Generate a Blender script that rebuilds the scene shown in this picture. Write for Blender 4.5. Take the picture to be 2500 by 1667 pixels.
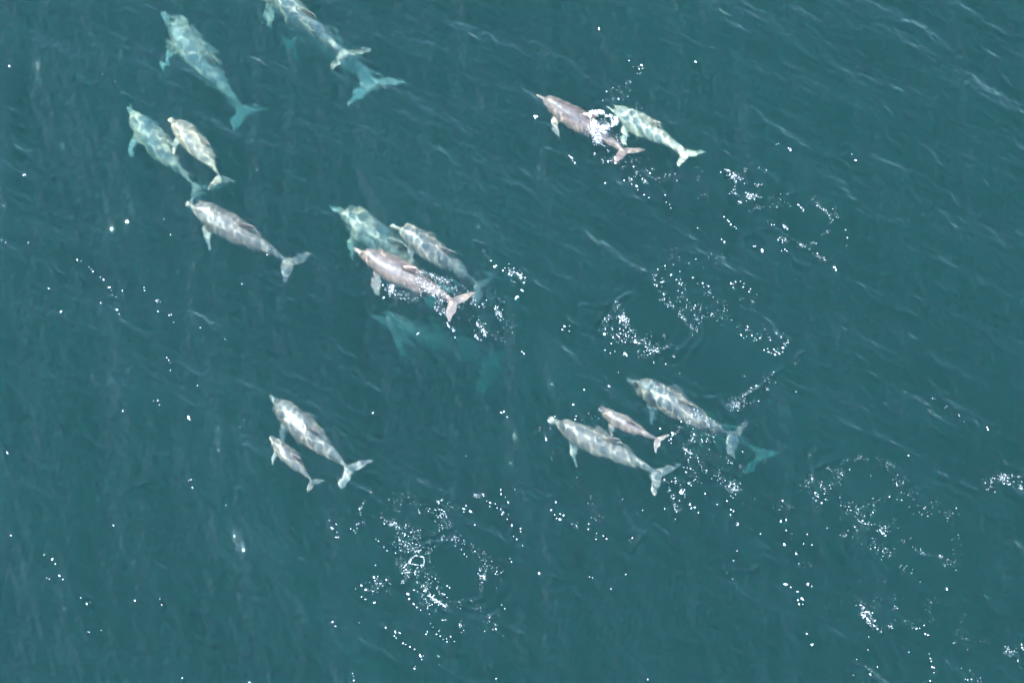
import bpy, bmesh, math, random
import numpy as np
from mathutils import Vector
from mathutils.bvhtree import BVHTree

R = math.radians
sc = bpy.context.scene
for o in list(bpy.data.objects):
    bpy.data.objects.remove(o, do_unlink=True)
col = sc.collection

# ------------------------------------------------------------------ camera
TILT, DIST, SPAN = R(28), 70.0, 21.0          # tilt off straight down, distance to the sea, metres across the frame
CAM = np.array([0.0, -DIST * math.sin(TILT), DIST * math.cos(TILT)])
cam = bpy.data.cameras.new('camera')
cam_o = bpy.data.objects.new('camera', cam)
col.objects.link(cam_o)
cam.sensor_width = 36.0
cam.lens = 36.0 * DIST / SPAN
cam.clip_start, cam.clip_end = 1.0, 20000.0
cam_o.location = CAM
cam_o.rotation_euler = (TILT, 0, 0)
sc.camera = cam_o

# ------------------------------------------------------------------ sky, sun, exposure
SUN_EL, SUN_AZ = R(45), R(150)                # azimuth counted from +X towards +Y
sun_dir = Vector((math.cos(SUN_EL) * math.cos(SUN_AZ), math.cos(SUN_EL) * math.sin(SUN_AZ), math.sin(SUN_EL)))
world = bpy.data.worlds.new('World')
sc.world = world
world.use_nodes = True
wn = world.node_tree
sky = wn.nodes.new('ShaderNodeTexSky')
sky.sky_type = 'NISHITA'
sky.sun_disc = False
sky.dust_density = 0.06                        # clear, clean sea air
sky.sun_elevation = SUN_EL
sky.sun_rotation = math.pi / 2 - SUN_AZ
wn.links.new(sky.outputs[0], wn.nodes['Background'].inputs[0])
wn.nodes['Background'].inputs[1].default_value = 0.15
sun = bpy.data.lights.new('sun', 'SUN')
sun.energy = 3.2
sun.angle = R(0.53)
sun.color = (1.0, 0.97, 0.92)
sun.cycles.is_caustics_light = True           # the ripples focus the sun on what swims below
sun_o = bpy.data.objects.new('sun', sun)
sun_o.rotation_euler = sun_dir.to_track_quat('Z', 'Y').to_euler()
sun_o.location = sun_dir * 100
col.objects.link(sun_o)
vs = sc.view_settings
vs.view_transform, vs.look, vs.gamma, vs.exposure = 'Standard', 'None', 1.0, 3.03
vs.use_curve_mapping = False
cy = sc.cycles
cy.max_bounces, cy.diffuse_bounces, cy.glossy_bounces = 8, 2, 2
cy.transmission_bounces, cy.volume_bounces, cy.transparent_max_bounces = 4, 3, 8
cy.use_adaptive_sampling, cy.adaptive_threshold = True, 0.005
cy.use_denoising = True
cy.sample_clamp_indirect = 0.8

# ------------------------------------------------------------------ helpers
IOR = 1.333
def at(px, py, z=0.0):
    """A point of the 2500 x 1667 photograph to the place z metres above (below) the sea level."""
    u = (px - 1250.0) / 2500.0 * SPAN / DIST
    v = -(py - 833.5) / 2500.0 * SPAN / DIST
    d = np.array([u, v * math.cos(TILT) + math.sin(TILT), v * math.sin(TILT) - math.cos(TILT)])
    d /= np.linalg.norm(d)
    s = CAM + d * (-CAM[2] / d[2])
    if z >= 0:
        return s + d * (z / d[2])
    dh = d[:2] / IOR
    dz = -math.sqrt(1 - dh @ dh)
    return np.array([s[0] + dh[0] * z / dz, s[1] + dh[1] * z / dz, z])

def new_mat(name):
    m = bpy.data.materials.new(name)
    m.use_nodes = True
    m.node_tree.nodes.clear()
    return m, m.node_tree.nodes.new, m.node_tree.links.new

def mesh_from(name, V, F):
    """numpy vertices and equal-sized faces to a smooth mesh."""
    V = np.ascontiguousarray(V, dtype=np.float32)
    F = np.ascontiguousarray(F, dtype=np.int32)
    me = bpy.data.meshes.new(name)
    n, k = F.shape
    me.vertices.add(len(V)); me.vertices.foreach_set('co', V.ravel())
    me.loops.add(n * k); me.loops.foreach_set('vertex_index', F.ravel())
    me.polygons.add(n)
    me.polygons.foreach_set('loop_start', np.arange(0, n * k, k, dtype=np.int32))
    me.polygons.foreach_set('use_smooth', np.ones(n, dtype=bool))
    me.update(calc_edges=True)
    return me

rng = np.random.default_rng(11)
random.seed(5)

# ------------------------------------------------------------------ the sea's waves
# (photo x, photo y, radius in metres): slicks pressed flat by the beat of a fluke
PRINTS = [(1122, 1395, 0.78), (1985, 545, 0.75), (1590, 790, 0.85), (1770, 850, 1.0), (2085, 1175, 0.75), (2270, 1320, 1.0),
          (1480, 300, 0.4)]
PRINTS_W = [(*at(x, y)[:2], r) for x, y, r in PRINTS]
# crests of small wakes that run over the surface: polylines in the photograph
RIDGES = [
    [(1815, 575), (1850, 560), (1900, 562), (1945, 590), (1990, 615), (2045, 655)],
    [(1420, 748), (1470, 752), (1510, 735), (1530, 720)],
    [(1960, 860), (1930, 890), (1895, 915), (1860, 945), (1800, 975)],
    [(1695, 850), (1620, 850), (1600, 865)],
    [(870, 1200), (880, 1240), (885, 1280), (875, 1300)],
    [(1985, 1150), (2010, 1135), (2050, 1122)],
    [(2240, 1360), (2290, 1365), (2340, 1380)],
    [(1655, 1120), (1700, 1070), (1760, 1040), (1830, 1050)],
    [(1160, 600), (1210, 620), (1260, 650)],
    [(300, 235), (330, 245), (355, 260)],
    [(1100, 690), (1010, 660)],
    [(2030, 530), (2080, 545)],
    [(1580, 1300), (1560, 1320), (1540, 1345)],
    [(320, 1190), (365, 1175)],
    [(1770, 1390), (1830, 1395), (1850, 1385)],
    [(1190, 1205), (1230, 1240), (1255, 1290)],
    [(1130, 1470), (1180, 1460), (1180, 1420)],
]
RIDGES_W = [np.array([at(x, y)[:2] for x, y in pl]) for pl in RIDGES]

WAVES = []
def add_waves(n, lo, hi, slope, mean, spread):
    for i in range(n):
        lam = lo * (hi / lo) ** ((i + rng.random()) / n)
        th = rng.normal(mean, spread)
        k = 2 * math.pi / lam
        WAVES.append((lam, k * math.cos(th), k * math.sin(th), slope / k / math.sqrt(n / 2), rng.random() * 6.283))
add_waves(14, 2.2, 9.0, 0.055, R(40), 0.30)
add_waves(26, 0.70, 2.2, 0.088, R(44), 0.42)
add_waves(44, 0.26, 0.70, 0.138, R(44), 0.52)
add_waves(46, 0.115, 0.26, 0.125, R(42), 0.75)

def seg_dist(X, Y, a, b):
    d = b - a
    L2 = d @ d
    t = np.clip(((X - a[0]) * d[0] + (Y - a[1]) * d[1]) / L2, 0, 1)
    return np.hypot(X - a[0] - t * d[0], Y - a[1] - t * d[1])

def height(X, Y, S=None, fine=True):
    """Sea level at X, Y. S: local spacing of the grid (waves it cannot carry fade out)."""
    Z = np.zeros_like(X)
    calm = np.ones_like(X)
    near = None
    for (cx, cy_, r) in PRINTS_W:
        d = np.hypot(X - cx, (Y - cy_)) / r
        th = np.arctan2(Y - cy_, X - cx)
        d = d * (1 + .10 * np.sin(2 * th + cx) + .07 * np.sin(3 * th + cy_))
        calm *= 1 - 0.88 / (1 + np.exp((d - 0.98) / 0.09))
    for lam, kx, ky, a, ph in WAVES:
        if lam < 0.55 and not fine:
            continue
        w = a * np.sin(kx * X + ky * Y + ph)
        if lam < 1.2:
            w = w * calm
        if S is not None:
            w = w * np.clip((lam / S - 3) / 1.5, 0, 1)
        Z += w
    if fine:
        inside = (np.abs(X) < 13) & (np.abs(Y) < 12)
        xi, yi = X[inside], Y[inside]
        z = np.zeros_like(xi)
        for (cx, cy_, r) in PRINTS_W:
            d = np.hypot(xi - cx, yi - cy_)
            th = np.arctan2(yi - cy_, xi - cx)
            d = d * (1 + .10 * np.sin(2 * th + cx) + .07 * np.sin(3 * th + cy_) + .04 * np.sin(7 * th))
            z += (.55 + .45 * np.sin(th * 2 + cx * 3)) * 0.011 * np.sin((d - r) * 2 * math.pi / 0.23) * np.exp(-((d - r * 1.15) / 0.24) ** 2)
        for pl in RIDGES_W:
            d = np.full_like(xi, 9.0)
            m = (xi > pl[:, 0].min() - .5) & (xi < pl[:, 0].max() + .5) & (yi > pl[:, 1].min() - .5) & (yi < pl[:, 1].max() + .5)
            if not m.any():
                continue
            dm = d[m]
            for a, b in zip(pl[:-1], pl[1:]):
                dm = np.minimum(dm, seg_dist(xi[m], yi[m], a, b))
            z[m] += 0.020 * np.exp(-(dm / 0.055) ** 2)
        Z[inside] += z
    return Z

def axis(lo, hi, step, far):
    core = np.arange(lo, hi + step / 2, step)
    out, s, g = [], step, 0.0
    while g < far:
        s *= 1.16
        g += s
        out.append(g)
    out = np.array(out)
    return np.concatenate([core[0] - out[::-1], core, core[-1] + out])

# the surface
def grid(xs, ys, z_of):
    X, Y = np.meshgrid(xs, ys)
    Sx = np.gradient(xs)[None, :] + 0 * X
    Sy = np.gradient(ys)[:, None] + 0 * X
    Z = z_of(X, Y, np.maximum(Sx, Sy))
    idx = np.arange(X.size).reshape(X.shape)
    F = np.stack([idx[:-1, :-1], idx[:-1, 1:], idx[1:, 1:], idx[1:, :-1]], -1).reshape(-1, 4)
    return np.stack([X, Y, Z], -1).reshape(-1, 3), F, idx

FAR = 6000.0
V, F, _ = grid(axis(-11.2, 11.2, 0.025, FAR), axis(-8.6, 9.3, 0.025, FAR), lambda X, Y, S: height(X, Y, S))
sea_me = mesh_from('sea', V, F)
sea = bpy.data.objects.new('sea', sea_me)
col.objects.link(sea)
sea['kind'] = 'structure'
sea.cycles.is_caustics_caster = True

m, N, K = new_mat('sea_surface')
out = N('ShaderNodeOutputMaterial')
refr = N('ShaderNodeBsdfRefraction'); refr.inputs['IOR'].default_value = IOR; refr.inputs['Roughness'].default_value = 0.28   # blur of the capillary ripples too small to build
gloss = N('ShaderNodeBsdfGlossy'); gloss.inputs['Roughness'].default_value = 0.015; gloss.distribution = 'BECKMANN'
fres = N('ShaderNodeFresnel'); fres.inputs['IOR'].default_value = IOR
mix = N('ShaderNodeMixShader')
geo = N('ShaderNodeNewGeometry')
air = N('ShaderNodeMath'); air.operation = 'SUBTRACT'; air.inputs[0].default_value = 1.0; K(geo.outputs['Backfacing'], air.inputs[1])
fac = N('ShaderNodeMath'); fac.operation = 'MULTIPLY'; K(fres.outputs[0], fac.inputs[0]); K(air.outputs[0], fac.inputs[1])   # mirror of the sky on the air side only
K(fac.outputs[0], mix.inputs[0]); K(refr.outputs[0], mix.inputs[1]); K(gloss.outputs[0], mix.inputs[2])
K(mix.outputs[0], out.inputs['Surface'])
sea_me.materials.append(m)

# the body of murky green water under (and just up to) the surface
OFF, DEEP = 0.065, -70.0
V, F, idx = grid(axis(-12, 12, 0.12, FAR), axis(-9, 10, 0.12, FAR), lambda X, Y, S: height(X, Y, S, fine=False) + OFF)
ring = np.concatenate([idx[0, :-1], idx[:-1, -1], idx[-1, :0:-1], idx[:0:-1, 0]])
VB = V[ring].copy(); VB[:, 2] = DEEP
b0, n = len(V), len(ring)
nxt = np.roll(np.arange(n), -1)
side = np.stack([ring[nxt], ring, b0 + np.arange(n), b0 + nxt], -1)
c0 = b0 + n
bottom = np.stack([b0 + nxt, b0 + np.arange(n), np.full(n, c0), np.full(n, c0)], -1)
V = np.concatenate([V, VB, [[0, 0, DEEP]]])
me = bpy.data.meshes.new('sea_water')
me.from_pydata(V.tolist(), [], np.concatenate([F, side]).tolist() + bottom[:, :3].tolist())
body = bpy.data.objects.new('sea_water', me)
col.objects.link(body)
body['kind'] = 'structure'
m, N, K = new_mat('murky_water')
out = N('ShaderNodeOutputMaterial')
ab = N('ShaderNodeVolumeAbsorption'); ab.inputs['Color'].default_value = (0.30, 0.79, 0.73, 1); ab.inputs['Density'].default_value = 0.90
scat = N('ShaderNodeVolumeScatter'); scat.inputs['Color'].default_value = (0.36, 1.0, 0.75, 1); scat.inputs['Density'].default_value = 0.066
ad = N('ShaderNodeAddShader')
K(ab.outputs[0], ad.inputs[0]); K(scat.outputs[0], ad.inputs[1]); K(ad.outputs[0], out.inputs['Volume'])
me.materials.append(m)

# ------------------------------------------------------------------ the dolphin
def loft(rings, close=True):
    """rings: list of (n,3) loops -> verts, quads, with end caps."""
    n = len(rings[0]); V = np.concatenate(rings); F = []
    for i in range(len(rings) - 1):
        for j in range(n):
            F.append((i * n + j, i * n + (j + 1) % n, (i + 1) * n + (j + 1) % n, (i + 1) * n + j))
    F.append(tuple(range(n))[::-1]); F.append(tuple((len(rings) - 1) * n + j for j in range(n)))
    return V.tolist(), F

def dolphin_template():
    # along the body: x, half width, height above the axis, depth below it, axis height
    P = np.array([
        (0.000, .006, .006, .006, -.022), (0.006, .014, .012, .012, -.022), (0.03, .019, .014, .016, -.021), (0.07, .024, .016, .022, -.018),
        (0.088, .031, .021, .026, -.015), (0.100, .043, .044, .034, -.010), (0.125, .055, .060, .046, -.004), (0.16, .066, .069, .058, -.001),
        (0.22, .080, .078, .076, 0), (0.30, .093, .088, .096, 0), (0.38, .101, .096, .106, 0), (0.46, .100, .098, .102, 0),
        (0.55, .089, .090, .086, .002), (0.64, .071, .076, .066, .006), (0.73, .050, .058, .048, .009), (0.82, .031, .041, .035, .010),
        (0.89, .020, .028, .025, .009), (0.95, .014, .018, .016, .006), (0.99, .009, .008, .008, .003)])
    xs = np.concatenate([np.linspace(0, .006, 3), np.linspace(.01, .99, 90)])
    def cub(c):  # smooth interpolation through the stations
        x, y = P[:, 0], P[:, c]
        d = np.gradient(y, x)
        i = np.clip(np.searchsorted(x, xs) - 1, 0, len(x) - 2)
        h = x[i + 1] - x[i]; t = (xs - x[i]) / h
        s = np.clip(t, 0, 1); sm = s * s * (3 - 2 * s)
        herm = (2*s**3-3*s**2+1)*y[i] + (s**3-2*s**2+s)*h*d[i] + (-2*s**3+3*s**2)*y[i+1] + (s**3-s**2)*h*d[i+1]
        lin = y[i] * (1 - sm) + y[i + 1] * sm
        return 0.6 * herm + 0.4 * lin
    w, up, dn, ax = cub(1), cub(2), cub(3), cub(4)
    A = np.linspace(0, 2 * math.pi, 32, endpoint=False)
    rings = []
    for i, x in enumerate(xs):
        s, c = np.sin(A), np.cos(A)
        rings.append(np.stack([np.full(32, x), w[i] * c, ax[i] + np.where(s > 0, up[i] * s, dn[i] * s)], -1))
    parts = [loft(rings)]
    def fin(stations, norm):
        # stations: (leading point, trailing point, half thickness); norm: thickness direction
        norm = np.array(norm, float); rs = []
        prof = [(0, 0), (.08, .55), (.25, 1), (.5, .85), (.8, .4), (1, .12), (.8, -.4), (.5, -.85), (.25, -1), (.08, -.55)]
        for le, te, th in stations:
            le, te = np.array(le, float), np.array(te, float)
            rs.append(np.array([le + (te - le) * a + norm * th * b for a, b in prof]))
        return loft(rs)
    # dorsal fin: falcate, swept back
    parts.append(fin([((.395, 0, .070), (.600, 0, .062), .017), ((.432, 0, .100), (.583, 0, .090), .014), ((.465, 0, .126), (.578, 0, .116), .011),
                      ((.503, 0, .151), (.586, 0, .143), .009), ((.542, 0, .172), (.601, 0, .165), .007), ((.585, 0, .185), (.620, 0, .180), .005)], (0, 1, 0)))
    for s in (-1, 1):
        # flippers: back, out and down
        parts.append(fin([((.225, s*.050, -.055), (.325, s*.050, -.050), .016), ((.245, s*.088, -.078), (.325, s*.085, -.072), .013),
                          ((.275, s*.122, -.098), (.342, s*.113, -.091), .010), ((.308, s*.146, -.113), (.362, s*.134, -.107), .008),
                          ((.342, s*.164, -.124), (.380, s*.152, -.120), .0065), ((.374, s*.173, -.130), (.392, s*.164, -.128), .005)], (0, s*.55, .83)))
        # flukes
        z = .004
        parts.append(fin([((.900, 0, z), (.992, 0, z), .014), ((.914, s*.022, z), (1.006, s*.014, z), .012), ((.932, s*.058, z), (1.024, s*.052, z), .0095),
                          ((.957, s*.098, z-.002), (1.036, s*.098, z-.002), .0075), ((.986, s*.132, z-.004), (1.042, s*.134, z-.004), .006),
                          ((1.022, s*.156, z-.006), (1.053, s*.160, z-.006), .005)], (0, 0, 1)))
    me = bpy.data.meshes.new('dolphin_form')
    V, F = [], []
    for v, f in parts:
        k = len(V); V += v; F += [tuple(i + k for i in q) for q in f]
    me.from_pydata(V, [], F)
    bm = bmesh.new(); bm.from_mesh(me); bmesh.ops.recalc_face_normals(bm, faces=bm.faces); bm.to_mesh(me); bm.free()
    o = bpy.data.objects.new('dolphin_form', me); col.objects.link(o)
    r = o.modifiers.new('r', 'REMESH'); r.mode = 'VOXEL'; r.voxel_size = 0.0042
    s = o.modifiers.new('s', 'SMOOTH'); s.factor = 0.5; s.iterations = 4
    d = o.modifiers.new('d', 'DECIMATE'); d.ratio = 0.42
    dg = bpy.context.evaluated_depsgraph_get()
    res = bpy.data.meshes.new_from_object(o.evaluated_get(dg))
    bpy.data.objects.remove(o, do_unlink=True)
    co = np.empty(len(res.vertices) * 3, np.float32); res.vertices.foreach_get('co', co)
    return res, co.reshape(-1, 3).astype(float)

FORM, REST = dolphin_template()

m, N, K = new_mat('dolphin_skin')
out = N('ShaderNodeOutputMaterial')
bs = N('ShaderNodeBsdfPrincipled')
atn = N('ShaderNodeAttribute'); atn.attribute_name = 'rest'
info = N('ShaderNodeObjectInfo')
sep = N('ShaderNodeSeparateXYZ'); K(atn.outputs['Vector'], sep.inputs[0])
off = N('ShaderNodeVectorMath'); off.operation = 'ADD'
rv = N('ShaderNodeVectorMath'); rv.operation = 'SCALE'; rv.inputs[0].default_value = (7.0, 3.0, 5.0); K(info.outputs['Random'], rv.inputs['Scale'])
K(atn.outputs['Vector'], off.inputs[0]); K(rv.outputs[0], off.inputs[1])
nz = N('ShaderNodeTexNoise'); nz.inputs['Scale'].default_value = 9.0; nz.inputs['Detail'].default_value = 5.0; K(off.outputs[0], nz.inputs['Vector'])
# dark cape above, paler flank and belly below
hz = N('ShaderNodeMath'); hz.operation = 'MULTIPLY_ADD'; hz.inputs[1].default_value = 0.10; hz.inputs[2].default_value = -0.05; K(nz.outputs[0], hz.inputs[0])
zz = N('ShaderNodeMath'); zz.operation = 'ADD'; K(sep.outputs['Z'], zz.inputs[0]); K(hz.outputs[0], zz.inputs[1])
cr = N('ShaderNodeValToRGB')
mr = N('ShaderNodeMapRange'); mr.inputs['From Min'].default_value = -0.12; mr.inputs['From Max'].default_value = 0.12; K(zz.outputs[0], mr.inputs['Value'])
K(mr.outputs[0], cr.inputs[0])
e = cr.color_ramp.elements
e[0].position, e[0].color = 0.20, (.40, .365, .315, 1)
e[1].position, e[1].color = 0.95, (.185, .168, .152, 1)
q = e.new(0.55); q.color = (.28, .255, .225, 1)
# rake marks and scuffs
sm = N('ShaderNodeMapping'); sm.inputs['Scale'].default_value = (9, 60, 60); K(off.outputs[0], sm.inputs['Vector'])
sn = N('ShaderNodeTexNoise'); sn.inputs['Scale'].default_value = 1.0; sn.inputs['Detail'].default_value = 3.0; K(sm.outputs[0], sn.inputs['Vector'])
sr = N('ShaderNodeMapRange'); sr.inputs['From Min'].default_value = 0.60; sr.inputs['From Max'].default_value = 0.72; sr.inputs['To Max'].default_value = 0.45
K(sn.outputs[0], sr.inputs['Value'])
scuff = N('ShaderNodeMix'); scuff.data_type = 'RGBA'; scuff.inputs['B'].default_value = (.50, .46, .40, 1)
K(sr.outputs[0], scuff.inputs['Factor']); K(cr.outputs[0], scuff.inputs['A'])
mo = N('ShaderNodeTexNoise'); mo.inputs['Scale'].default_value = 42.0; mo.inputs['Detail'].default_value = 4.0; K(off.outputs[0], mo.inputs['Vector'])
mm = N('ShaderNodeMapRange'); mm.inputs['From Min'].default_value = 0.35; mm.inputs['From Max'].default_value = 0.65; mm.inputs['To Min'].default_value = 0.78; mm.inputs['To Max'].default_value = 1.15
K(mo.outputs[0], mm.inputs['Value'])
mot = N('ShaderNodeVectorMath'); mot.operation = 'SCALE'; K(scuff.outputs['Result'], mot.inputs[0]); K(mm.outputs[0], mot.inputs['Scale'])
tint = N('ShaderNodeMix'); tint.data_type = 'RGBA'; tint.blend_type = 'MULTIPLY'; tint.inputs['Factor'].default_value = 1.0
K(mot.outputs[0], tint.inputs['A']); K(info.outputs['Color'], tint.inputs['B'])
K(tint.outputs['Result'], bs.inputs['Base Color'])
bs.inputs['Roughness'].default_value = 0.42
K(bs.outputs[0], out.inputs['Surface'])
SKIN = m

def make_dolphin(label, spine, depth, roll=0.0, fat=1.0, tint=(1, 1, 1), flex=0.0, length=None):
    """spine: photo points from the snout tip to the fluke notch; depth: metres below the surface of the
    body axis at the same points; roll: degrees about the spine."""
    P = np.array([at(x, y, -(d + 0.15 * max(0, d - .3) + .05)) for (x, y), d in zip(spine, depth)])
    # a smooth curve through the points, by arc length
    t = np.concatenate([[0], np.cumsum(np.linalg.norm(np.diff(P, axis=0), axis=1))]); t /= t[-1]
    T = np.linspace(0, 1, 80)
    deg = min(len(P) - 1, 3)
    C = np.stack([np.polyval(np.polyfit(t, P[:, i], deg), T) for i in range(3)], -1)
    s = np.concatenate([[0], np.cumsum(np.linalg.norm(np.diff(C, axis=0), axis=1))])
    L = s[-1]; s = s / L
    C = np.concatenate([C, C[-1:] + (C[-1] - C[-2]) * 10]); s = np.append(s, s[-1] + (s[-1] - s[-2]) * 10)
    x = np.clip(REST[:, 0], 0, s[-1])
    ctr = np.stack([np.interp(x, s, C[:, i]) for i in range(3)], -1)
    Tg = np.gradient(C, s, axis=0)
    tg = np.stack([np.interp(x, s, Tg[:, i]) for i in range(3)], -1)
    tg /= np.linalg.norm(tg, axis=1)[:, None]
    back = tg                                            # points to the tail
    side = np.cross(np.array([0, 0, 1.0]), -back); side /= np.linalg.norm(side, axis=1)[:, None]   # to the dolphin's left
    up = np.cross(-back, side)
    r = R(roll)
    side, up = side * math.cos(r) + up * math.sin(r), up * math.cos(r) - side * math.sin(r)
    f = 1 + (fat - 1) * np.clip((0.9 - REST[:, 0]) / 0.2, 0, 1)
    body_only = np.abs(REST[:, 1]) < 0.11
    w = L * np.where(body_only, f, f)
    w = w * 1.10
    co = ctr + side * (REST[:, 1] * w)[:, None] + up * ((REST[:, 2] * 1.05 + flex * np.clip(REST[:, 0] - .9, 0, 1)) * L)[:, None]
    org = P.mean(0); org[2] = C[:, 2].mean()
    me = FORM.copy(); me.name = 'dolphin'
    me.vertices.foreach_set('co', (co - org).astype(np.float32).ravel())
    at_ = me.attributes.new('rest', 'FLOAT_VECTOR', 'POINT'); at_.data.foreach_set('vector', REST.astype(np.float32).ravel())
    me.polygons.foreach_set('use_smooth', np.ones(len(me.polygons), dtype=bool))
    me.materials.clear(); me.materials.append(SKIN)
    me.update()
    o = bpy.data.objects.new('dolphin', me)
    o.location = org
    o.color = (*tint, 1)
    col.objects.link(o)
    o.cycles.is_caustics_receiver = True
    o['label'] = label; o['category'] = 'dolphin'; o['group'] = 'pod of dolphins swimming to the upper left'
    return o

G, W_, B_ = (.61, .55, .52), (1.15, 1.08, .90), (.78, .59, .545)
DOLPHINS = [
    ('pale green deep dolphin farthest up in the left part, alone between two neighbours', [(398, 28), (470, 120), (535, 205), (600, 287)], [.75, .85, .95, 1.15], 14, 1.08, W_),
    ('grey dolphin cut off by the top edge of the picture', [(610, -55), (735, 45), (800, 105), (848, 146)], [.60, .68, .66, .50], 6, .86, (.66, .65, .56)),
    ('deep dolphin hidden under the one cut off by the top edge, pale fluke trailing behind', [(660, -10), (770, 85), (850, 150), (913, 222)], [1.5, 1.4, 1.15, .92], 10, .9, W_),
    ('large pale green dolphin swimming deep beside a small brown calf at left', [(311, 255), (375, 335), (440, 405), (500, 466)], [.70, .75, .85, .95], 16, 1.05, W_),
    ('small brown and cream calf beside the large pale green dolphin at left', [(415, 287), (460, 330), (505, 385), (538, 446)], [.28, .30, .33, .42], 24, 1.2, (.76, .68, .55)),
    ('grey dolphin with rippling light on its back, alone behind the pale green fluke', [(455, 487), (545, 545), (625, 592), (719, 648)], [.40, .42, .48, .52], 14, 1.05, G),
    ('pale green deep dolphin leading the group of three at the centre', [(808, 499), (900, 560), (980, 625), (1075, 720)], [.72, .75, .95, 1.25], 14, 1.02, W_),
    ('pinkish dolphin breaking the surface at the centre, white water around its tail', [(863, 599), (950, 650), (1030, 695), (1120, 743)], [.33, .33, .27, .10], 14, 1.0, B_),
    ('brownish grey dolphin on the upper right of the group of three at the centre', [(958, 544), (1040, 595), (1110, 650), (1185, 703)], [.40, .42, .55, .75], 12, 1.08, G),
    ('very deep blurred bluish dolphin below the group of three at the centre', [(913, 751), (1010, 800), (1110, 850), (1208, 905)], [1.22, 1.55, 2.1, 2.5], 14, .95, (1.1, 1.0, .82)),
    ('pinkish brown dolphin with a ring of white splash over its back at upper right', [(1311, 226), (1385, 275), (1450, 317), (1532, 374)], [.31, .33, .35, .22], 14, 1.0, B_),
    ('grey dolphin swimming just right of the ring of white splash', [(1487, 252), (1550, 295), (1610, 332), (1683, 384)], [.55, .55, .50, .38], 14, 1.05, W_),
    ('grey mother dolphin at lower left with a small calf at her flank', [(655, 966), (730, 1035), (788, 1090), (863, 1154)], [.40, .42, .42, .38], 10, 1.0, G),
    ('small mottled grey calf swimming at the flank of the dolphin at lower left', [(661, 1063), (699, 1109), (732, 1146), (768, 1184)], [.25, .26, .27, .28], 18, 1.22, (.59, .55, .51)),
    ('grey brown dolphin lowest at right, pale flipper out, small calf above its back', [(1341, 1018), (1430, 1065), (1515, 1110), (1617, 1164)], [.38, .40, .40, .35], 16, 1.02, G),
    ('small pinkish brown calf swimming between two big dolphins at right', [(1463, 995), (1515, 1030), (1560, 1055), (1611, 1081)], [.17, .18, .17, .14], 14, 1.05, B_),
    ('grey dolphin at right with glittering ripples crossing its tail', [(1535, 923), (1630, 975), (1715, 1030), (1798, 1072)], [.55, .50, .50, .55], 14, 1.08, G),
    ('deep dolphin at right of which only a faint pale fluke shows', [(1640, 975), (1720, 1030), (1800, 1080), (1862, 1122)], [2.6, 2.3, 1.9, 1.45], 10, .75, W_),
]
SHALLOW = []                                   # those that may break the surface: foam lies on their backs
for lab, sp, dp, rl, ft, tn in DOLPHINS:
    o = make_dolphin(lab, sp, dp, rl + random.uniform(-7, 7), ft * random.uniform(.96, 1.05), tn, flex=random.uniform(-.12, .12))
    if min(dp) < .3:
        SHALLOW.append((o.location.copy(), BVHTree.FromPolygons([v.co[:] for v in o.data.vertices], [p.vertices[:] for p in o.data.polygons])))
bpy.data.meshes.remove(FORM)

# ------------------------------------------------------------------ foam left by the flukes, and white flecks standing in for sun glints
FLECKS = []                                    # x, y (photo), radius in metres, lift above the sea
def tile(x0, y0, w, zw):
    k = w / zw
    def put(zx, zy, r, lift=0.0):
        FLECKS.append((x0 + zx * k, y0 + zy * k, r, lift))
    def size(lo, hi):
        return .50 * (lo * .6 + (hi - lo * .6) * random.random() ** 3.6)
    def line(pts, spread, n, lo=.007, hi=.024, ends=True):
        P = np.array(pts, float)
        d = np.concatenate([[0], np.cumsum(np.hypot(*np.diff(P, axis=0).T))])
        c = None
        for _ in range(int(n * .8)):
            if c is None or random.random() < .22:
                c = random.random() * d[-1]
            t = min(max(c + random.gauss(0, spread * .8), 0), d[-1])
            w = spread * (2.6 if random.random() < .3 else 1.25)
            put(np.interp(t, d, P[:, 0]) + random.gauss(0, w), np.interp(t, d, P[:, 1]) + random.gauss(0, w), size(lo, hi) * (.8 if w > spread * 2 else 1.1))
    def blob(cx, cy, rx, ry, n, lo=.007, hi=.024):
        for _ in range(int(n * .7)):
            put(cx + random.gauss(0, rx * .55), cy + random.gauss(0, ry * .55), size(lo, hi))
    def ringed(cx, cy, rx, ry, width, n, a0=0, a1=360, lo=.007, hi=.022):
        A = [random.uniform(a0, a1) for _ in range(max(3, n // 7))]
        for _ in range(n):
            a = R(random.choice(A) + random.gauss(0, 6)); q = 1 + random.gauss(0, width)
            put(cx + rx * q * math.cos(a), cy + ry * q * math.sin(a), size(lo, hi))
    def lace(pts, w, n, r=.016):
        P = np.array(pts, float)
        d = np.concatenate([[0], np.cumsum(np.hypot(*np.diff(P, axis=0).T))])
        for i in range(n):
            t = d[-1] * (i + random.random()) / n
            if math.sin(i * .37) + math.sin(i * .91 + 2) > .5:
                continue
            put(np.interp(t, d, P[:, 0]) + random.gauss(0, w), np.interp(t, d, P[:, 1]) + random.gauss(0, w), r * .5 * random.uniform(.5, 1.3))
    def dots(lst, r=.022):  # single sun glints, modelled as small white flecks
        for p in lst:
            q = p[2] if len(p) > 2 else 1
            for _ in range(2):
                put(p[0] + random.gauss(0, 2), p[1] + random.gauss(0, 2), r * (.22 + .42 * q * q) * random.uniform(.35, .95))
    return line, blob, ringed, lace, dots

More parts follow.
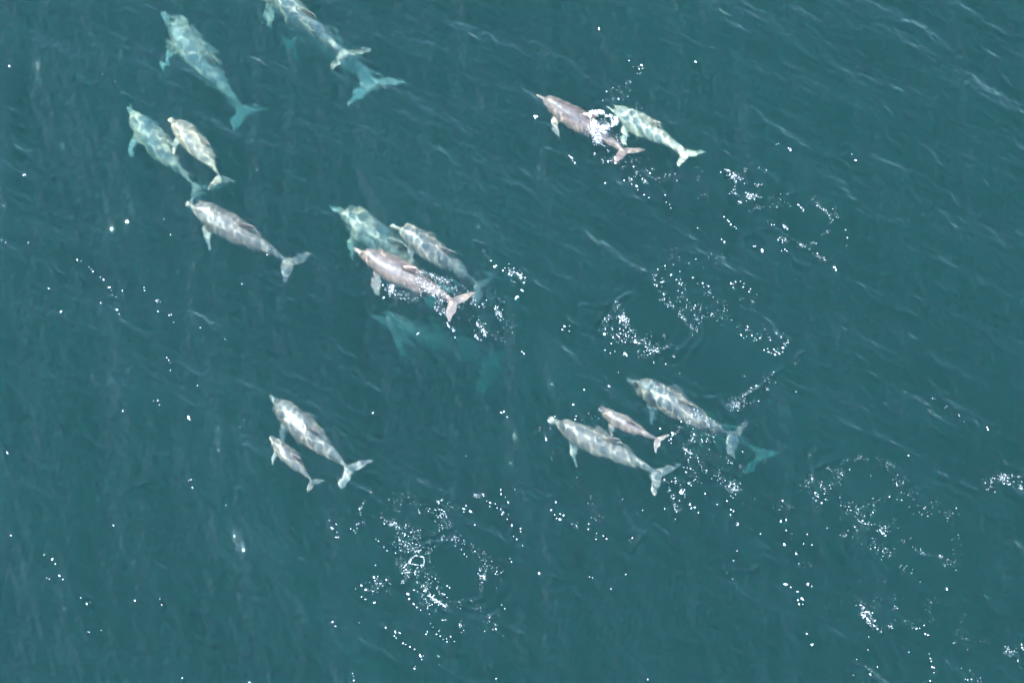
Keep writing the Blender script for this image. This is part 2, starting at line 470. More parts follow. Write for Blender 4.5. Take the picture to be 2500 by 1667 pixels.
# --- big slick at the bottom centre
line, blob, ringed, lace, dots = tile(800, 1150, 550, 1668)
line([(325, 135), (290, 210), (255, 270), (235, 340), (225, 400), (200, 470)], 4, 90, hi=.018)
dots([(235, 290, 1.2), (205, 470), (172, 440), (195, 450), (30, 430, 1.4), (65, 500, 1.3), (45, 440), (70, 465), (80, 500), (65, 405), (15, 370)])
line([(250, 340), (290, 430)], 6, 24, hi=.012)
line([(400, 335), (440, 390), (500, 390), (540, 430), (560, 470)], 9, 130, hi=.030)
line([(560, 380), (640, 430), (690, 440)], 12, 60)
line([(520, 480), (560, 560), (640, 540), (700, 590)], 22, 120)
line([(600, 470), (680, 490)], 14, 40)
blob(500, 260, 45, 110, 70, hi=.016)
blob(590, 180, 60, 40, 34, hi=.013)
line([(640, 230), (680, 310), (750, 270), (735, 230)], 14, 50)
line([(800, 215), (860, 205)], 7, 26, hi=.028)
line([(840, 250), (840, 340), (830, 400), (820, 460)], 16, 110, hi=.028)
blob(900, 240, 60, 30, 30, hi=.016)
line([(800, 460), (870, 490), (950, 490), (1000, 520)], 10, 80, hi=.022)
blob(900, 390, 50, 60, 40, hi=.014)
dots([(1005, 270, 1.9), (1025, 240, 1.3), (1055, 285, 1.7), (1010, 295, 1.4), (1090, 390), (1045, 380, .7)])
line([(1080, 158), (1140, 155), (1195, 180)], 7, 70, hi=.022)
dots([(1205, 215, 1.4), (1200, 245, 1.2), (1245, 230), (1255, 255), (1290, 300), (1330, 340, 1.2), (1365, 385, 1.3), (1430, 410, 1.3), (1430, 430), (1400, 492, 1.4), (1375, 465, .7),
      (1283, 120), (1285, 150, 1.2), (1338, 205, 1.4), (1315, 170, .6), (1385, 125, .6), (1445, 537, .8), (1350, 632, 1), (1362, 655, 1), (1565, 745, 1.3), (1650, 293)])
line([(1260, 260), (1320, 300)], 9, 30)
line([(740, 510), (760, 560), (745, 620), (750, 680)], 8, 60, hi=.016)
lace([(560, 730), (590, 690), (620, 655), (650, 632), (715, 640), (712, 705), (650, 700), (605, 690)], 2.5, 130)
lace([(620, 655), (612, 680), (600, 695)], 2, 25)
lace([(640, 600), (690, 600)], 6, 26)
blob(585, 750, 26, 22, 60, hi=.030)
blob(640, 580, 70, 40, 70, hi=.022)
blob(540, 690, 35, 60, 70, hi=.014)
line([(555, 850), (560, 805), (610, 790), (600, 740)], 4, 60, hi=.018)
line([(640, 745), (720, 740), (770, 780), (830, 820)], 14, 90)
line([(670, 840), (720, 880), (770, 940), (830, 980), (910, 1025)], 9, 170, hi=.030)
lace([(745, 925), (790, 955), (830, 985), (880, 1005)], 4, 70, .02)
line([(790, 850), (830, 900), (880, 945)], 8, 60)
line([(740, 800), (740, 860)], 14, 40)
line([(700, 930), (780, 1040), (790, 1080)], 16, 60)
dots([(598, 915, 1.9), (605, 950, 1.3), (640, 985, 1.4), (660, 1012, 1.2), (690, 1030), (640, 885), (500, 612), (375, 525, 1.2), (415, 570), (440, 595), (355, 512, .7), (352, 710)])
line([(350, 790), (390, 830), (350, 890), (280, 880), (250, 850)], 13, 110, hi=.026)
dots([(250, 855, 1.5), (285, 885, 1.6), (345, 790, 1.5), (280, 950, 1.2), (345, 978, 1.5), (250, 935), (435, 810, 1.2)])
blob(450, 830, 60, 60, 40, hi=.014)
ringed(950, 730, 215, 235, .05, 60, -60, 60, hi=.016)
line([(1040, 540), (1100, 580), (1150, 620)], 12, 40)
line([(1115, 650), (1130, 710), (1130, 800)], 4, 60, hi=.018)
line([(1150, 680), (1160, 790), (1180, 740)], 10, 60)
line([(1190, 640), (1210, 700), (1270, 740), (1300, 820)], 13, 70, hi=.022)
dots([(945, 545), (990, 572), (1010, 605), (1030, 625), (905, 860, 1.2), (885, 852)])
line([(890, 1000), (960, 980), (1050, 960), (1110, 970)], 18, 60, hi=.014)
line([(1140, 1040), (1190, 1100), (1240, 1130), (1250, 1190)], 18, 60, hi=.02)
ringed(1230, 1090, 40, 45, .1, 26, hi=.014)
dots([(1245, 1172, 1.1), (1310, 1005), (1290, 975), (1165, 1190, .7)])
line([(960, 1110), (990, 1160), (1000, 1210)], 7, 34)
dots([(430, 1168, 1.4), (500, 1195, 1.6), (535, 1200, 1.2), (510, 1240), (495, 1225), (560, 1275, 1.3), (580, 1285, 1.1), (610, 1305, 1.5), (648, 1325, 1.1), (688, 1375, 1.6), (712, 1372, .7), (697, 1400),
      (645, 1470, 1.2), (650, 1450), (820, 1375), (825, 1435, .6), (738, 1195), (728, 1215, 1.2), (805, 1210, 1.1), (825, 1185), (835, 1225), (880, 1245), (912, 1232, 1.1), (885, 1265), (855, 1250), (940, 1268, .7),
      (850, 1110, 1.1), (870, 1108), (760, 1130, .7), (780, 1160, .7), (40, 1133, 1.4), (60, 1165, 1.1), (235, 1135, .6), (188, 1508), (190, 1525), (195, 1555, 1.1), (1250, 1537, 1.1)])

# --- slick and streaks at the upper right
line, blob, ringed, lace, dots = tile(1600, 360, 550, 2352)
line([(730, 215), (760, 260), (830, 290), (860, 340), (850, 380)], 14, 120, hi=.03)
blob(830, 290, 34, 22, 40, hi=.03)
line([(760, 330), (850, 330), (910, 300), (940, 265)], 12, 50)
ringed(1040, 310, 150, 90, .10, 70, hi=.018)
line([(830, 400), (830, 470), (850, 500)], 14, 40)
blob(1000, 520, 55, 40, 90, hi=.032)
line([(910, 465), (960, 460), (1060, 510), (1110, 535)], 10, 50)
blob(890, 570, 35, 22, 36, hi=.03)
line([(970, 640), (1020, 655), (1080, 620)], 14, 50, hi=.012)
blob(1280, 580, 100, 70, 80, hi=.018)
blob(1390, 480, 50, 40, 20, hi=.013)
blob(1190, 760, 50, 30, 20, hi=.018)
dots([(720, 715, 1.3), (755, 745, 1), (770, 760, 1.1), (790, 787, 1.2), (830, 810, 1), (848, 830, 1.1), (697, 930, 1.5), (728, 960, 1.5), (1120, 1060, 2.0), (1050, 1010), (1030, 1012), (1355, 1060), (1320, 1072), (1375, 1075),
      (447, 815), (105, 472), (115, 547, .8), (147, 569, .8), (163, 605), (1490, 600), (1525, 635), (1545, 655), (1390, 20, 1.5), (1412, 48, 1.3), (2055, 67), (2097, 135, 1.6), (1870, 1250, 1.6), (1888, 1278, 1.6), (1985, 867), (2008, 950, 1.1),
      (1215, 805), (1243, 805), (1350, 830, 1.2), (1380, 845)])
line([(1490, 600), (1545, 655)], 4, 26)
line([(1315, 745), (1350, 815), (1390, 850)], 5, 40)
line([(1690, 610), (1760, 670), (1820, 720), (1845, 780)], 7, 110, hi=.018)
line([(1860, 650), (1890, 720), (1915, 800)], 14, 40, hi=.016)
blob(1640, 560, 110, 60, 60, hi=.012)
line([(1830, 865), (1780, 890), (1750, 910)], 6, 34, hi=.012)
line([(1285, 945), (1340, 970), (1420, 980)], 12, 60, hi=.026)
line([(1500, 1000), (1560, 1035), (1650, 1075)], 7, 90, hi=.018)
line([(1660, 1100), (1720, 1140), (1790, 1180)], 7, 60, hi=.026)
blob(1640, 990, 40, 20, 26, hi=.016)
blob(500, 490, 60, 80, 24, hi=.014)
blob(150, 270, 130, 60, 50, hi=.018)
blob(450, 250, 40, 90, 24, hi=.014)
blob(2010, 1020, 60, 30, 20, hi=.010)

# --- two slicks right of the middle
line, blob, ringed, lace, dots = tile(1350, 560, 650, 2316)
blob(1050, 200, 110, 80, 60, hi=.014)
blob(1400, 250, 130, 70, 60, hi=.012)
line([(960, 300), (910, 345), (880, 400), (905, 480), (920, 550), (970, 560)], 18, 70, hi=.024)
dots([(975, 310, 1.3), (915, 340), (1030, 390, 1.5), (1105, 362, 1.2), (955, 457, 1.6), (905, 488, 1.2), (965, 560, 1.5), (1243, 255), (1305, 466, 1.3), (1355, 490, 1.2), (1312, 500), (1550, 465, 1.6), (1590, 453, 1.6), (1633, 440), (1665, 465, 1.2),
      (1655, 495), (1568, 500), (1718, 513), (1710, 535, 1.1), (1215, 418), (1185, 290, .7), (1260, 467), (1120, 480, 1.2), (1125, 552, 1.2), (1075, 430), (445, 915, 2.0), (625, 1085, 1.5), (640, 1105, 1.3), (452, 1058), (540, 1063, .7),
      (105, 862, 1.3), (142, 898, 1.2), (78, 886), (142, 855), (568, 1248, .8), (485, 1373, 1.4), (272, 1418, 1.1), (178, 1547, 1.2), (515, 1488, .5), (1100, 1250, .6), (980, 1168, .9), (878, 1155, .8)])
line([(1090, 430), (1115, 480), (1125, 560), (1160, 620)], 14, 40)
line([(950, 605), (1010, 650), (1080, 690), (1150, 710)], 8, 110, hi=.022)
line([(1100, 720), (1150, 790), (1200, 840), (1250, 885)], 8, 110, hi=.022)
blob(1100, 600, 60, 34, 30, hi=.022)
line([(1180, 690), (1290, 690), (1360, 710)], 16, 50, hi=.024)
line([(1230, 750), (1280, 790), (1310, 820)], 13, 50, hi=.026)
line([(1390, 740), (1420, 760)], 16, 34, hi=.024)
blob(1480, 760, 60, 60, 40, hi=.018)
line([(1320, 555), (1420, 545), (1520, 500), (1580, 470)], 15, 60, hi=.018)
line([(1720, 530), (1745, 600), (1735, 650)], 10, 30, hi=.014)
line([(1640, 570), (1645, 660)], 6, 16, hi=.012)
blob(1450, 650, 90, 50, 34, hi=.016)
blob(1760, 690, 50, 20, 14, hi=.010)
line([(580, 655), (535, 680), (565, 705)], 12, 60, hi=.024)
blob(610, 770, 34, 52, 170, hi=.034)
blob(635, 800, 22, 40, 70, hi=.028)
line([(440, 800), (500, 760), (540, 770)], 12, 50, hi=.022)
line([(450, 830), (460, 890), (510, 870)], 16, 50, hi=.022)
line([(660, 860), (670, 900), (600, 900), (560, 940), (640, 990), (610, 1010)], 20, 150, hi=.03)
line([(690, 945), (730, 985), (745, 1005)], 10, 70, hi=.03)
line([(770, 980), (820, 990), (830, 1040), (790, 1050)], 16, 110, hi=.026)
line([(850, 1090), (870, 1060), (920, 1040)], 9, 80, hi=.028)
line([(740, 960), (830, 975), (910, 995)], 5, 50, hi=.012)
line([(930, 1040), (1050, 1020), (1110, 1020)], 13, 40, hi=.014)
line([(1045, 1080), (1060, 1105)], 5, 16)
blob(780, 1110, 60, 26, 34, hi=.016)
line([(950, 900), (990, 960)], 4, 18, hi=.012)
line([(1180, 935), (1230, 930), (1250, 900)], 8, 16, hi=.012)
line([(1610, 860), (1700, 870), (1730, 930), (1780, 960)], 22, 60, hi=.024)
line([(1780, 885), (1860, 900), (1980, 920)], 24, 40, hi=.02)
dots([(1635, 925, 1.3), (1730, 925, 1.3), (1800, 950), (1890, 968, 1.3), (1985, 940, 1.4), (2012, 1000), (2000, 1037, 1.5), (1925, 1055, 1.3), (1875, 1075, 1.2), (1930, 1100, 1.6), (1970, 1090, 1.3), (1995, 1073), (1838, 1060, 1.1), (1768, 970)])
blob(1930, 1070, 60, 34, 30, hi=.022)
line([(2025, 965), (2030, 1000)], 8, 10)
line([(2075, 1190), (2130, 1150), (2145, 1110)], 6, 24, hi=.010)
line([(1660, 1450), (1720, 1400), (1790, 1355)], 7, 90, hi=.022)
line([(1870, 1300), (1900, 1320)], 14, 34, hi=.016)
blob(1590, 1510, 70, 48, 260, hi=.020)
line([(1840, 1360), (1880, 1410)], 7, 22, hi=.014)
blob(1760, 1500, 60, 40, 24, hi=.014)
dots([(1918, 1255), (1790, 1492, .8), (2112, 1417, .6), (1720, 1508, .8)])
blob(1680, 1270, 60, 34, 12, hi=.010)

# --- slicks at the lower right
line, blob, ringed, lace, dots = tile(1900, 1050, 600, 1525)
ringed(540, 300, 190, 130, .08, 60, 150, 330, hi=.013)
line([(380, 180), (480, 180), (550, 190)], 8, 36, hi=.014)
line([(300, 240), (350, 260), (390, 260), (380, 310)], 12, 80, hi=.020)
dots([(445, 245), (805, 157, 1.1), (305, 238), (272, 458, 1.3), (230, 395, 1.2), (305, 605, 1.2), (735, 340, 1.3), (767, 385, 1.2), (690, 422), (765, 438), (28, 432, 1.2), (50, 620, 1.2), (36, 707, 1.4), (18, 560), (110, 765, 1.1), (158, 695), (210, 705), (183, 638),
      (1047, 995, 1.4), (43, 957, 1.8), (78, 973, 1.1), (120, 1003, 1.5), (183, 950, 1.7), (207, 967, .7), (148, 1048, 1.9), (122, 1058, 1.2), (130, 1083, 1.4), (150, 1082), (175, 1267, 1.6), (210, 1330, 1.4), (558, 1363), (807, 1378, 1), (775, 1345, .7),
      (567, 1518, 1.4), (617, 1463), (487, 1422, .6), (467, 1520, .6), (945, 1555, 1.5), (963, 1505, 1.1), (955, 1470, 1.2), (967, 1472), (950, 1430), (948, 1420), (937, 1390, .8), (915, 1265, 1.4), (930, 1270), (862, 1232, 1.3), (878, 1228), (905, 1212), (1515, 1350, 1.5), (1510, 1330, 1.3), (1522, 1362, 1.5),
      (130, 822, .8), (878, 946, .6), (655, 935, .5)])
line([(170, 345), (205, 330), (210, 285)], 10, 50, hi=.02)
line([(225, 390), (240, 440), (275, 460)], 10, 34, hi=.024)
line([(270, 330), (290, 400), (305, 420)], 13, 50, hi=.024)
line([(330, 320), (335, 370)], 8, 24, hi=.018)
line([(385, 500), (430, 510), (450, 460), (480, 500), (515, 530)], 17, 80, hi=.024)
line([(490, 550), (530, 590), (560, 600), (590, 640)], 14, 80, hi=.026)
line([(560, 530), (600, 520), (590, 470), (630, 435)], 14, 60, hi=.022)
line([(620, 600), (655, 640), (670, 660)], 9, 70, hi=.030)
line([(385, 630), (420, 660), (470, 665), (530, 675)], 10, 40, hi=.014)
blob(470, 620, 50, 30, 24, hi=.018)
line([(580, 700), (600, 740), (640, 735), (690, 780)], 13, 70, hi=.022)
line([(720, 320), (770, 300), (750, 350)], 14, 50, hi=.020)
blob(640, 240, 70, 34, 34, hi=.012)
blob(800, 400, 60, 60, 44, hi=.018)
line([(850, 465), (870, 485), (930, 490), (990, 530), (1080, 520)], 16, 80, hi=.020)
blob(980, 450, 60, 34, 30, hi=.012)
line([(1085, 560), (1090, 680), (1115, 730), (1090, 790)], 14, 40, hi=.014)
blob(710, 580, 40, 50, 24, hi=.014)
line([(720, 700), (800, 690)], 10, 20, hi=.014)
line([(840, 745), (880, 760), (930, 780), (1000, 770)], 8, 50, hi=.016)
line([(1000, 770), (1010, 800)], 4, 26, hi=.024)
line([(1015, 850), (1050, 820), (1090, 800), (1110, 860)], 12, 44, hi=.018)
line([(710, 760), (740, 830), (820, 890), (820, 920)], 9, 50, hi=.016)
line([(490, 1060), (515, 1085), (530, 1120), (560, 1190), (595, 1220), (632, 1240)], 8, 110, hi=.030)
lace([(515, 1135), (545, 1165), (570, 1195)], 5, 40, .022)
line([(545, 1130), (580, 1160), (610, 1185)], 8, 60, hi=.026)
line([(410, 1070), (440, 1040), (600, 1065), (610, 1100)], 16, 40, hi=.012)
blob(705, 1040, 50, 26, 24, hi=.014)
blob(730, 1100, 22, 16, 18, hi=.022)
blob(700, 1210, 30, 34, 26, hi=.020)
blob(960, 1080, 70, 50, 44, hi=.014)
line([(820, 1195), (860, 1225), (940, 1190), (990, 1170)], 10, 40, hi=.018)
line([(1095, 1310), (1130, 1340), (1160, 1300), (1190, 1320)], 9, 40, hi=.016)
blob(1130, 1200, 44, 70, 34, hi=.011)
blob(1280, 1300, 40, 20, 24, hi=.014)
line([(1405, 1370), (1430, 1395), (1425, 1350), (1480, 1390), (1495, 1420), (1495, 1470)], 9, 80, hi=.026)
line([(1290, 290), (1300, 370), (1330, 330), (1310, 300)], 11, 70, hi=.022)
blob(1390, 290, 34, 34, 120, hi=.028)
blob(1440, 300, 40, 44, 60, hi=.022)
line([(1470, 280), (1520, 265)], 9, 26, hi=.024)
blob(1515, 340, 20, 34, 60, hi=.032)
blob(590, 1470, 90, 60, 20, hi=.012)
blob(1160, 1500, 70, 50, 34, hi=.014)
line([(1170, 1555), (1240, 1560)], 8, 34, hi=.022)
blob(120, 620, 60, 60, 26, hi=.012)
blob(170, 820, 60, 34, 24, hi=.011)
blob(60, 470, 60, 60, 26, hi=.012)

# --- white flecks in place of sun glitter over the left of the sea
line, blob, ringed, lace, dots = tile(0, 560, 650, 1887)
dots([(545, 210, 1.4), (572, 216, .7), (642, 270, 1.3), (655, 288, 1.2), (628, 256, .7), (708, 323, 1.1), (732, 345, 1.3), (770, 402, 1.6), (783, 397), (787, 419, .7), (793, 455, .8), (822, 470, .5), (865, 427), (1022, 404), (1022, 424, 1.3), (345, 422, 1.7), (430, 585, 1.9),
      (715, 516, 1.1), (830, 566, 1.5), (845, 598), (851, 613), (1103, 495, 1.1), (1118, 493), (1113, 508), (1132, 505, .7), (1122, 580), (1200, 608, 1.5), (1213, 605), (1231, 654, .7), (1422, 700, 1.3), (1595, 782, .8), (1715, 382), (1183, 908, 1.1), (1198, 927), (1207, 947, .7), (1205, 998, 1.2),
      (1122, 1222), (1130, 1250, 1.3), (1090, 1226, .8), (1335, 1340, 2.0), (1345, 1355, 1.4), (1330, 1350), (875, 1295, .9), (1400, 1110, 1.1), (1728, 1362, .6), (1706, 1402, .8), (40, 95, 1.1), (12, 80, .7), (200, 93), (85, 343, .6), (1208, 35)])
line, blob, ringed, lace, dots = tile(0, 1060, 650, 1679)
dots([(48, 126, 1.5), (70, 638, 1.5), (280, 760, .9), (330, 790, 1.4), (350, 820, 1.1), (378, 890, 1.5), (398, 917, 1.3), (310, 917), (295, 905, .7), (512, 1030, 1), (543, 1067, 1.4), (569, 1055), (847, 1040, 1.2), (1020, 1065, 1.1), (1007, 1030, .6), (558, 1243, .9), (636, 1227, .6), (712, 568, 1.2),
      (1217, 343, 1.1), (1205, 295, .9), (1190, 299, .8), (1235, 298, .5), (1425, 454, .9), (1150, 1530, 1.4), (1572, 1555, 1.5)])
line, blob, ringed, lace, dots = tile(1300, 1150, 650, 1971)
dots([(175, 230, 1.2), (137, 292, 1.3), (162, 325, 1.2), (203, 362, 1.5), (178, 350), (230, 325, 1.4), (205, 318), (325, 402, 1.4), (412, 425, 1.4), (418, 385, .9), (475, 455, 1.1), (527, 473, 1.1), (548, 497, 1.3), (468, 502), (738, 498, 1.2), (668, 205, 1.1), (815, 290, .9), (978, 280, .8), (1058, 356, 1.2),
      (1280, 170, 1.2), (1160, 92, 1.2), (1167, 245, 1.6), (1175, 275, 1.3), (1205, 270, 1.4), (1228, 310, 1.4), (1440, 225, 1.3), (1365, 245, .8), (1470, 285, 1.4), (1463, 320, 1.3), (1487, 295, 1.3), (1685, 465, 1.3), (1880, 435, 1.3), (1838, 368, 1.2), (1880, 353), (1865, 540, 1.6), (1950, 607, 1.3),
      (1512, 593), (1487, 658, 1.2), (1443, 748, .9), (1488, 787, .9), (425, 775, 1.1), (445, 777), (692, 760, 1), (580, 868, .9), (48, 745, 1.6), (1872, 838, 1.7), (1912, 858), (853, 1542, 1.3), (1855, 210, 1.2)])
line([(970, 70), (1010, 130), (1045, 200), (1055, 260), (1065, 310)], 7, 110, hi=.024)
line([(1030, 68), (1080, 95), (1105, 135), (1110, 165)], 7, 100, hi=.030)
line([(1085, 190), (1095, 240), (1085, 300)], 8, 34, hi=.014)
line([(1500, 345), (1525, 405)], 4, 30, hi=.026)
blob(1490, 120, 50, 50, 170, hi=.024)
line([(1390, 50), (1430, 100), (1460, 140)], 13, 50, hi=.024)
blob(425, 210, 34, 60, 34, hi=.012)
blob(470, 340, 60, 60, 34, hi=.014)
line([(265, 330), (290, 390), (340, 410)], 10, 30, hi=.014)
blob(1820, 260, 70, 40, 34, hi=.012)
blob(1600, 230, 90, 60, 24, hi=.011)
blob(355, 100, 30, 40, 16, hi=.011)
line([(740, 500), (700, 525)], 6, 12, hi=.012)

# --- white water round the pair at the upper right
line, blob, ringed, lace, dots = tile(1270, 130, 480, 2150)
blob(1290, 170, 80, 60, 50, hi=.020)
dots([(1330, 140, 1.8), (1190, 90), (945, 400, 1.2), (1075, 490, 1.4), (1180, 455, 1.2), (905, 495), (165, 685, 1.8), (185, 680, 1.2), (540, 1110, 1.7), (560, 1125, 1.6), (575, 1160, 1.3), (600, 1185, 1.3), (930, 1400, 1.3), (1275, 1430, 1.9), (1290, 1475), (1140, 1360, 1.5), (1420, 1275, 1.5),
      (1360, 1525, 1.2), (1410, 1557), (1590, 1525, 1.2), (815, 1060, 1.4), (965, 1150, 1.4), (1915, 107, 1.5), (1240, 1215, 1.1)])
blob(1180, 310, 40, 34, 34, hi=.016)
blob(1110, 390, 110, 50, 60, hi=.016)
blob(1080, 490, 110, 34, 44, hi=.018)
blob(1240, 600, 110, 60, 44, hi=.014)
line([(900, 960), (970, 1040)], 6, 34, hi=.016)
line([(1000, 1070), (1060, 1140), (1130, 1240)], 7, 70, hi=.022)
line([(1250, 1260), (1310, 1310), (1370, 1360), (1390, 1400)], 8, 80, hi=.026)
line([(1190, 1330), (1230, 1380)], 14, 40, hi=.024)
blob(1250, 1150, 110, 60, 60, hi=.016)
blob(960, 1140, 60, 34, 40, hi=.022)
blob(1400, 1260, 60, 60, 40, hi=.018)
blob(1510, 1350, 60, 50, 34, hi=.020)
blob(850, 1060, 60, 50, 26, hi=.016)
line([(1030, 870), (1100, 950), (1060, 960)], 18, 90, hi=.018)
line([(1140, 870), (1200, 910)], 10, 26, hi=.014)

# --- white water round the group of three
line, blob, ringed, lace, dots = tile(780, 470, 540, 1969)
dots([(1560, 690, 1.9), (1575, 685, 1.4), (1528, 637, 1.2), (1632, 725, 1.4), (1690, 755, 1.8), (1710, 765, 1.6), (1770, 760, 1.6), (1790, 765, 1.4), (1805, 900, 1.5), (1755, 965, 2.2), (1765, 960, 1.6), (572, 928, 1.5), (565, 815, 1.2), (875, 1248, 1.5), (1208, 1293, 1), (1800, 1435, 1.4), (1820, 1455, 1.7), (757, 1268, .6)])
line([(1670, 735), (1760, 745), (1815, 780), (1820, 840)], 14, 90, hi=.030)
blob(1720, 830, 30, 34, 18, hi=.018)
line([(1500, 600), (1540, 650)], 8, 20, hi=.014)
line([(1450, 550), (1490, 570)], 6, 12, hi=.012)
blob(640, 860, 34, 50, 110, hi=.026)
line([(600, 840), (680, 900), (760, 950)], 18, 90, hi=.022)
line([(740, 830), (860, 890), (930, 930)], 26, 80, hi=.016)
blob(820, 940, 80, 50, 50, hi=.014)
line([(840, 690), (920, 705), (1050, 750), (1160, 800)], 6, 150, hi=.018)
line([(860, 740), (900, 790), (960, 830), (1010, 880), (1080, 900)], 16, 240, hi=.022)
line([(1000, 800), (1100, 840), (1200, 860), (1260, 860)], 26, 190, hi=.016)
line([(980, 880), (1000, 920)], 5, 30, hi=.022)
line([(1010, 960), (1040, 1040), (1090, 1080)], 5, 70, hi=.020)
line([(1070, 930), (1085, 1030), (1130, 1100)], 11, 110, hi=.014)
line([(1090, 900), (1150, 920)], 14, 60, hi=.014)
line([(1140, 1170), (1160, 1205)], 5, 40, hi=.026)
line([(1180, 1205), (1200, 1235)], 5, 34, hi=.026)
line([(1400, 1150), (1440, 1200), (1480, 1260)], 9, 90, hi=.030)
line([(1370, 1245), (1400, 1280), (1440, 1310)], 6, 70, hi=.030)
blob(1440, 1180, 60, 50, 50, hi=.018)
line([(1350, 960), (1420, 1020), (1500, 1050), (1530, 1080)], 14, 90, hi=.024)
line([(1540, 1020), (1580, 1070), (1610, 1120)], 12, 70, hi=.026)
blob(1300, 1120, 90, 60, 40, hi=.012)
blob(1680, 1200, 60, 90, 60, hi=.014)
blob(1540, 970, 80, 50, 34, hi=.014)
blob(1640, 1320, 60, 34, 24, hi=.013)
blob(1040, 600, 60, 40, 40, hi=.016)
blob(1250, 560, 70, 60, 26, hi=.010)
blob(1400, 830, 110, 34, 26, hi=.012)
line([(1540, 1270), (1590, 1290)], 7, 16, hi=.014)

line([(850, 700), (920, 710), (1040, 750), (1150, 795)], 7, 150, hi=.022)
line([(860, 745), (900, 800), (960, 840), (1010, 890), (1090, 910)], 20, 260, hi=.026)
line([(1000, 800), (1100, 840), (1200, 870)], 24, 160, hi=.018)
blob(640, 860, 36, 52, 110, hi=.032)
line([(700, 900), (790, 930), (900, 930)], 22, 110, hi=.018)
line([(1060, 930), (1090, 1040), (1150, 1110)], 14, 110, hi=.018)
blob(1240, 990, 60, 60, 90, hi=.014)
line([(1680, 740), (1760, 745), (1815, 780)], 12, 60, hi=.034)
line([(1400, 1150), (1440, 1200), (1480, 1260)], 10, 60, hi=.034)
line([(1540, 1020), (1590, 1075), (1610, 1120)], 12, 60, hi=.03)

# --- foam, and white flecks imitating glitter, round the trio at the lower right
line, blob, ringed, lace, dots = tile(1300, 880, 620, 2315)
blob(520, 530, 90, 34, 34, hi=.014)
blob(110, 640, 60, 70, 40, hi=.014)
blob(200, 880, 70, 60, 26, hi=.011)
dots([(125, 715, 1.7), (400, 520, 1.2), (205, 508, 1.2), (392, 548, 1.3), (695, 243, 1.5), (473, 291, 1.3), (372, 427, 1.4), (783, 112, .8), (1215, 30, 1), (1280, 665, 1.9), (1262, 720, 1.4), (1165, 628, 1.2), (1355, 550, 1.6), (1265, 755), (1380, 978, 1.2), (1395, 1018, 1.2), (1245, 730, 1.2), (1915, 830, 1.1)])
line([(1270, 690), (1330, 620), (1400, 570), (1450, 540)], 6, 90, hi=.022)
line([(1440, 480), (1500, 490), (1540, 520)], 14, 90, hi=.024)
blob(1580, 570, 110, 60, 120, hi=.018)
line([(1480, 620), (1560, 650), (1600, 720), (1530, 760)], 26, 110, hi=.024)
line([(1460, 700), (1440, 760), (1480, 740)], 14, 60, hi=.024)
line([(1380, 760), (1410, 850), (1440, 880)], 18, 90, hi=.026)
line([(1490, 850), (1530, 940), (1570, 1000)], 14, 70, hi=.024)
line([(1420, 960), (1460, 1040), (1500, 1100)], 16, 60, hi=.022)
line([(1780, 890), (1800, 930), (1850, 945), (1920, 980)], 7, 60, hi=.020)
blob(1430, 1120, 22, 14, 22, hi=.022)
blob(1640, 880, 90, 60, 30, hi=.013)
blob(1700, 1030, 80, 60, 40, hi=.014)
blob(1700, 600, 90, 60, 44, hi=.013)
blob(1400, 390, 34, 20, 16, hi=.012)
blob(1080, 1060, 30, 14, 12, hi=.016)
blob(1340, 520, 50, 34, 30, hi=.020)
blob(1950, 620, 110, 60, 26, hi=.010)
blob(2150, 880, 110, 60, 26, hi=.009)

# top right corner sprinkle and the far left
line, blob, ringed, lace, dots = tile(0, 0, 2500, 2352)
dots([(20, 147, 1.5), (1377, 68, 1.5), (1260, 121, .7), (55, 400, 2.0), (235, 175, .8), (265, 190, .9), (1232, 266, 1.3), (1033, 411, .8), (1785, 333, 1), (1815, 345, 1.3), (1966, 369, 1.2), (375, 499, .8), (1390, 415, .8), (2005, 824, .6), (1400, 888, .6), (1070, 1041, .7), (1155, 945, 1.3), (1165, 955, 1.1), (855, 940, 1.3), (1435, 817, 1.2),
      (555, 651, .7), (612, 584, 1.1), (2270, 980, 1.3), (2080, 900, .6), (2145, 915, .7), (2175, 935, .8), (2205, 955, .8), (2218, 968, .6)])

def smooth_noise(P):
    return 0.5 + 0.5 * np.sin(P[:, 0] * 9.1 + 1.3 * np.sin(P[:, 1] * 7.3)) * np.sin(P[:, 1] * 8.7 + 1.1 * np.sin(P[:, 0] * 6.1))

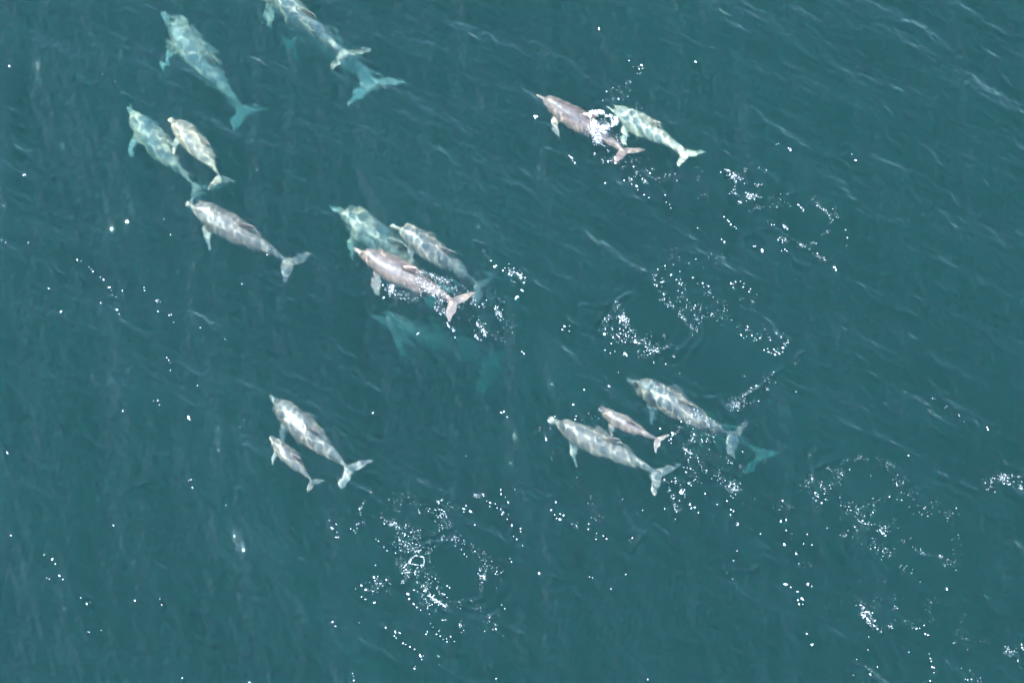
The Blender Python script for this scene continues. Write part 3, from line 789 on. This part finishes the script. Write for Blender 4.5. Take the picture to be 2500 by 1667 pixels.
def build_flecks(name, data, flat=0.38):
    """little uneven white domes on the water, for bubbles and for sun glints"""
    D = np.array(data, float)
    P = np.array([at(x, y, 0)[:2] for x, y in D[:, :2]])
    Z = height(P[:, 0].copy(), P[:, 1].copy())
    for loc, tree in SHALLOW:
        for i in np.nonzero(np.hypot(P[:, 0] - loc.x, P[:, 1] - loc.y) < 2.2)[0]:
            hit = tree.ray_cast(Vector((P[i, 0], P[i, 1], 3.0)) - loc, Vector((0, 0, -1)))[0]
            if hit is not None:
                Z[i] = max(Z[i], hit.z + loc.z + .002)
    n = len(D); k = 6
    r = D[:, 2]
    ang = rng.normal(R(-52), .7, n)                # drawn out along the crests
    st = np.exp(np.abs(rng.normal(0.05, .38, n)))
    V = np.zeros((n, 2 * k + 1, 3)); F = []
    for j in range(k):
        a = 2 * math.pi * j / k
        q = r * rng.uniform(.72, 1.15, n)
        lx, ly = q * math.cos(a) * st, q * math.sin(a) / st
        x = lx * np.cos(ang) - ly * np.sin(ang); y = lx * np.sin(ang) + ly * np.cos(ang)
        V[:, j] = np.stack([x, y, -.15 * r], -1)
        V[:, k + j] = np.stack([x * .72, y * .72, r * flat * rng.uniform(.6, .9, n)], -1)
    V[:, 2 * k] = np.stack([0 * r, 0 * r, r * flat * 1.1], -1)
    V += np.stack([P[:, 0], P[:, 1], Z + D[:, 3] + 0.002], -1)[:, None, :]
    f = []
    for j in range(k):
        j2 = (j + 1) % k
        f += [(j, j2, k + j2), (j, k + j2, k + j), (k + j, k + j2, 2 * k)]
    F = (np.array(f)[None] + (np.arange(n) * (2 * k + 1))[:, None, None]).reshape(-1, 3)
    me = mesh_from(name, V.reshape(-1, 3), F)
    cover = np.clip(rng.normal(.70, .25, n) + (r - .008) * 18, .22, 1)
    me.attributes.new('cover', 'FLOAT', 'POINT').data.foreach_set('value', np.repeat(cover, 2 * k + 1).astype(np.float32))
    me.materials.append(FOAM_GLINT)
    o = bpy.data.objects.new(name, me)
    col.objects.link(o)
    return o

FOAM_GLINT, N, K = new_mat('white_foam_and_glints')  # one white for real foam and for flecks that imitate sun glints
out = N('ShaderNodeOutputMaterial')
bs = N('ShaderNodeBsdfPrincipled')
bs.inputs['Base Color'].default_value = (.56, .54, .55, 1)
bs.inputs['Roughness'].default_value = 0.35
cov = N('ShaderNodeAttribute'); cov.attribute_name = 'cover'
see = N('ShaderNodeBsdfTransparent')
fm = N('ShaderNodeMixShader'); K(cov.outputs['Fac'], fm.inputs[0]); K(see.outputs[0], fm.inputs[1]); K(bs.outputs[0], fm.inputs[2])
K(fm.outputs[0], out.inputs['Surface'])

foam = build_flecks('sea_foam_and_glints', FLECKS)  # holds the foam together with the white sun-glint flecks
foam['kind'] = 'stuff'
foam['label'] = 'white flecks of foam and of modelled sun glitter scattered in rings and streaks on the water'
foam['category'] = 'foam'

# the ring of white splash behind the dolphin's dorsal fin
SPL = []
def sp(zx, zy, r, lift):
    SPL.append((1270 + zx * .2233, 130 + zy * .2233, r, lift))
def rim(a):
    return 1 + .16 * math.sin(2 * a + .7) + .10 * math.sin(3 * a + 2.1) + .07 * math.sin(7 * a)
clumps = [(random.uniform(0, 6.283), random.gauss(0, .17)) for _ in range(46)]
for _ in range(1700):
    a, q = random.choice(clumps)
    a += random.gauss(0, .13); q = q + random.gauss(0, .07)
    if math.sin(a * 1.5 + .4) > .93 and random.random() < .7:
        continue
    q = (1 + q) * rim(a)
    sp(908 + 108 * q * math.cos(a), 730 + 92 * q * math.sin(a), random.uniform(.004, .013), random.uniform(0, .10))
for _ in range(420):
    t = random.random()
    sp(790 + 70 * t + random.gauss(0, 30), 760 + 180 * t + random.gauss(0, 26), random.uniform(.003, .010), random.uniform(0, .05))
for _ in range(110):
    sp(915 + random.gauss(0, 55), 745 + random.gauss(0, 44), random.uniform(.003, .007), random.uniform(0, .04))
for _ in range(120):
    sp(930 + random.gauss(0, 120), 830 + random.gauss(0, 90), random.uniform(.003, .006), random.uniform(0, .02))
splash = build_flecks('splash_foam', SPL, flat=.8)
splash['kind'] = 'stuff'
splash['label'] = 'ring of white frothy splash over the back of a pinkish brown dolphin'
splash['category'] = 'splash'
print('flecks', len(FLECKS), len(SPL))
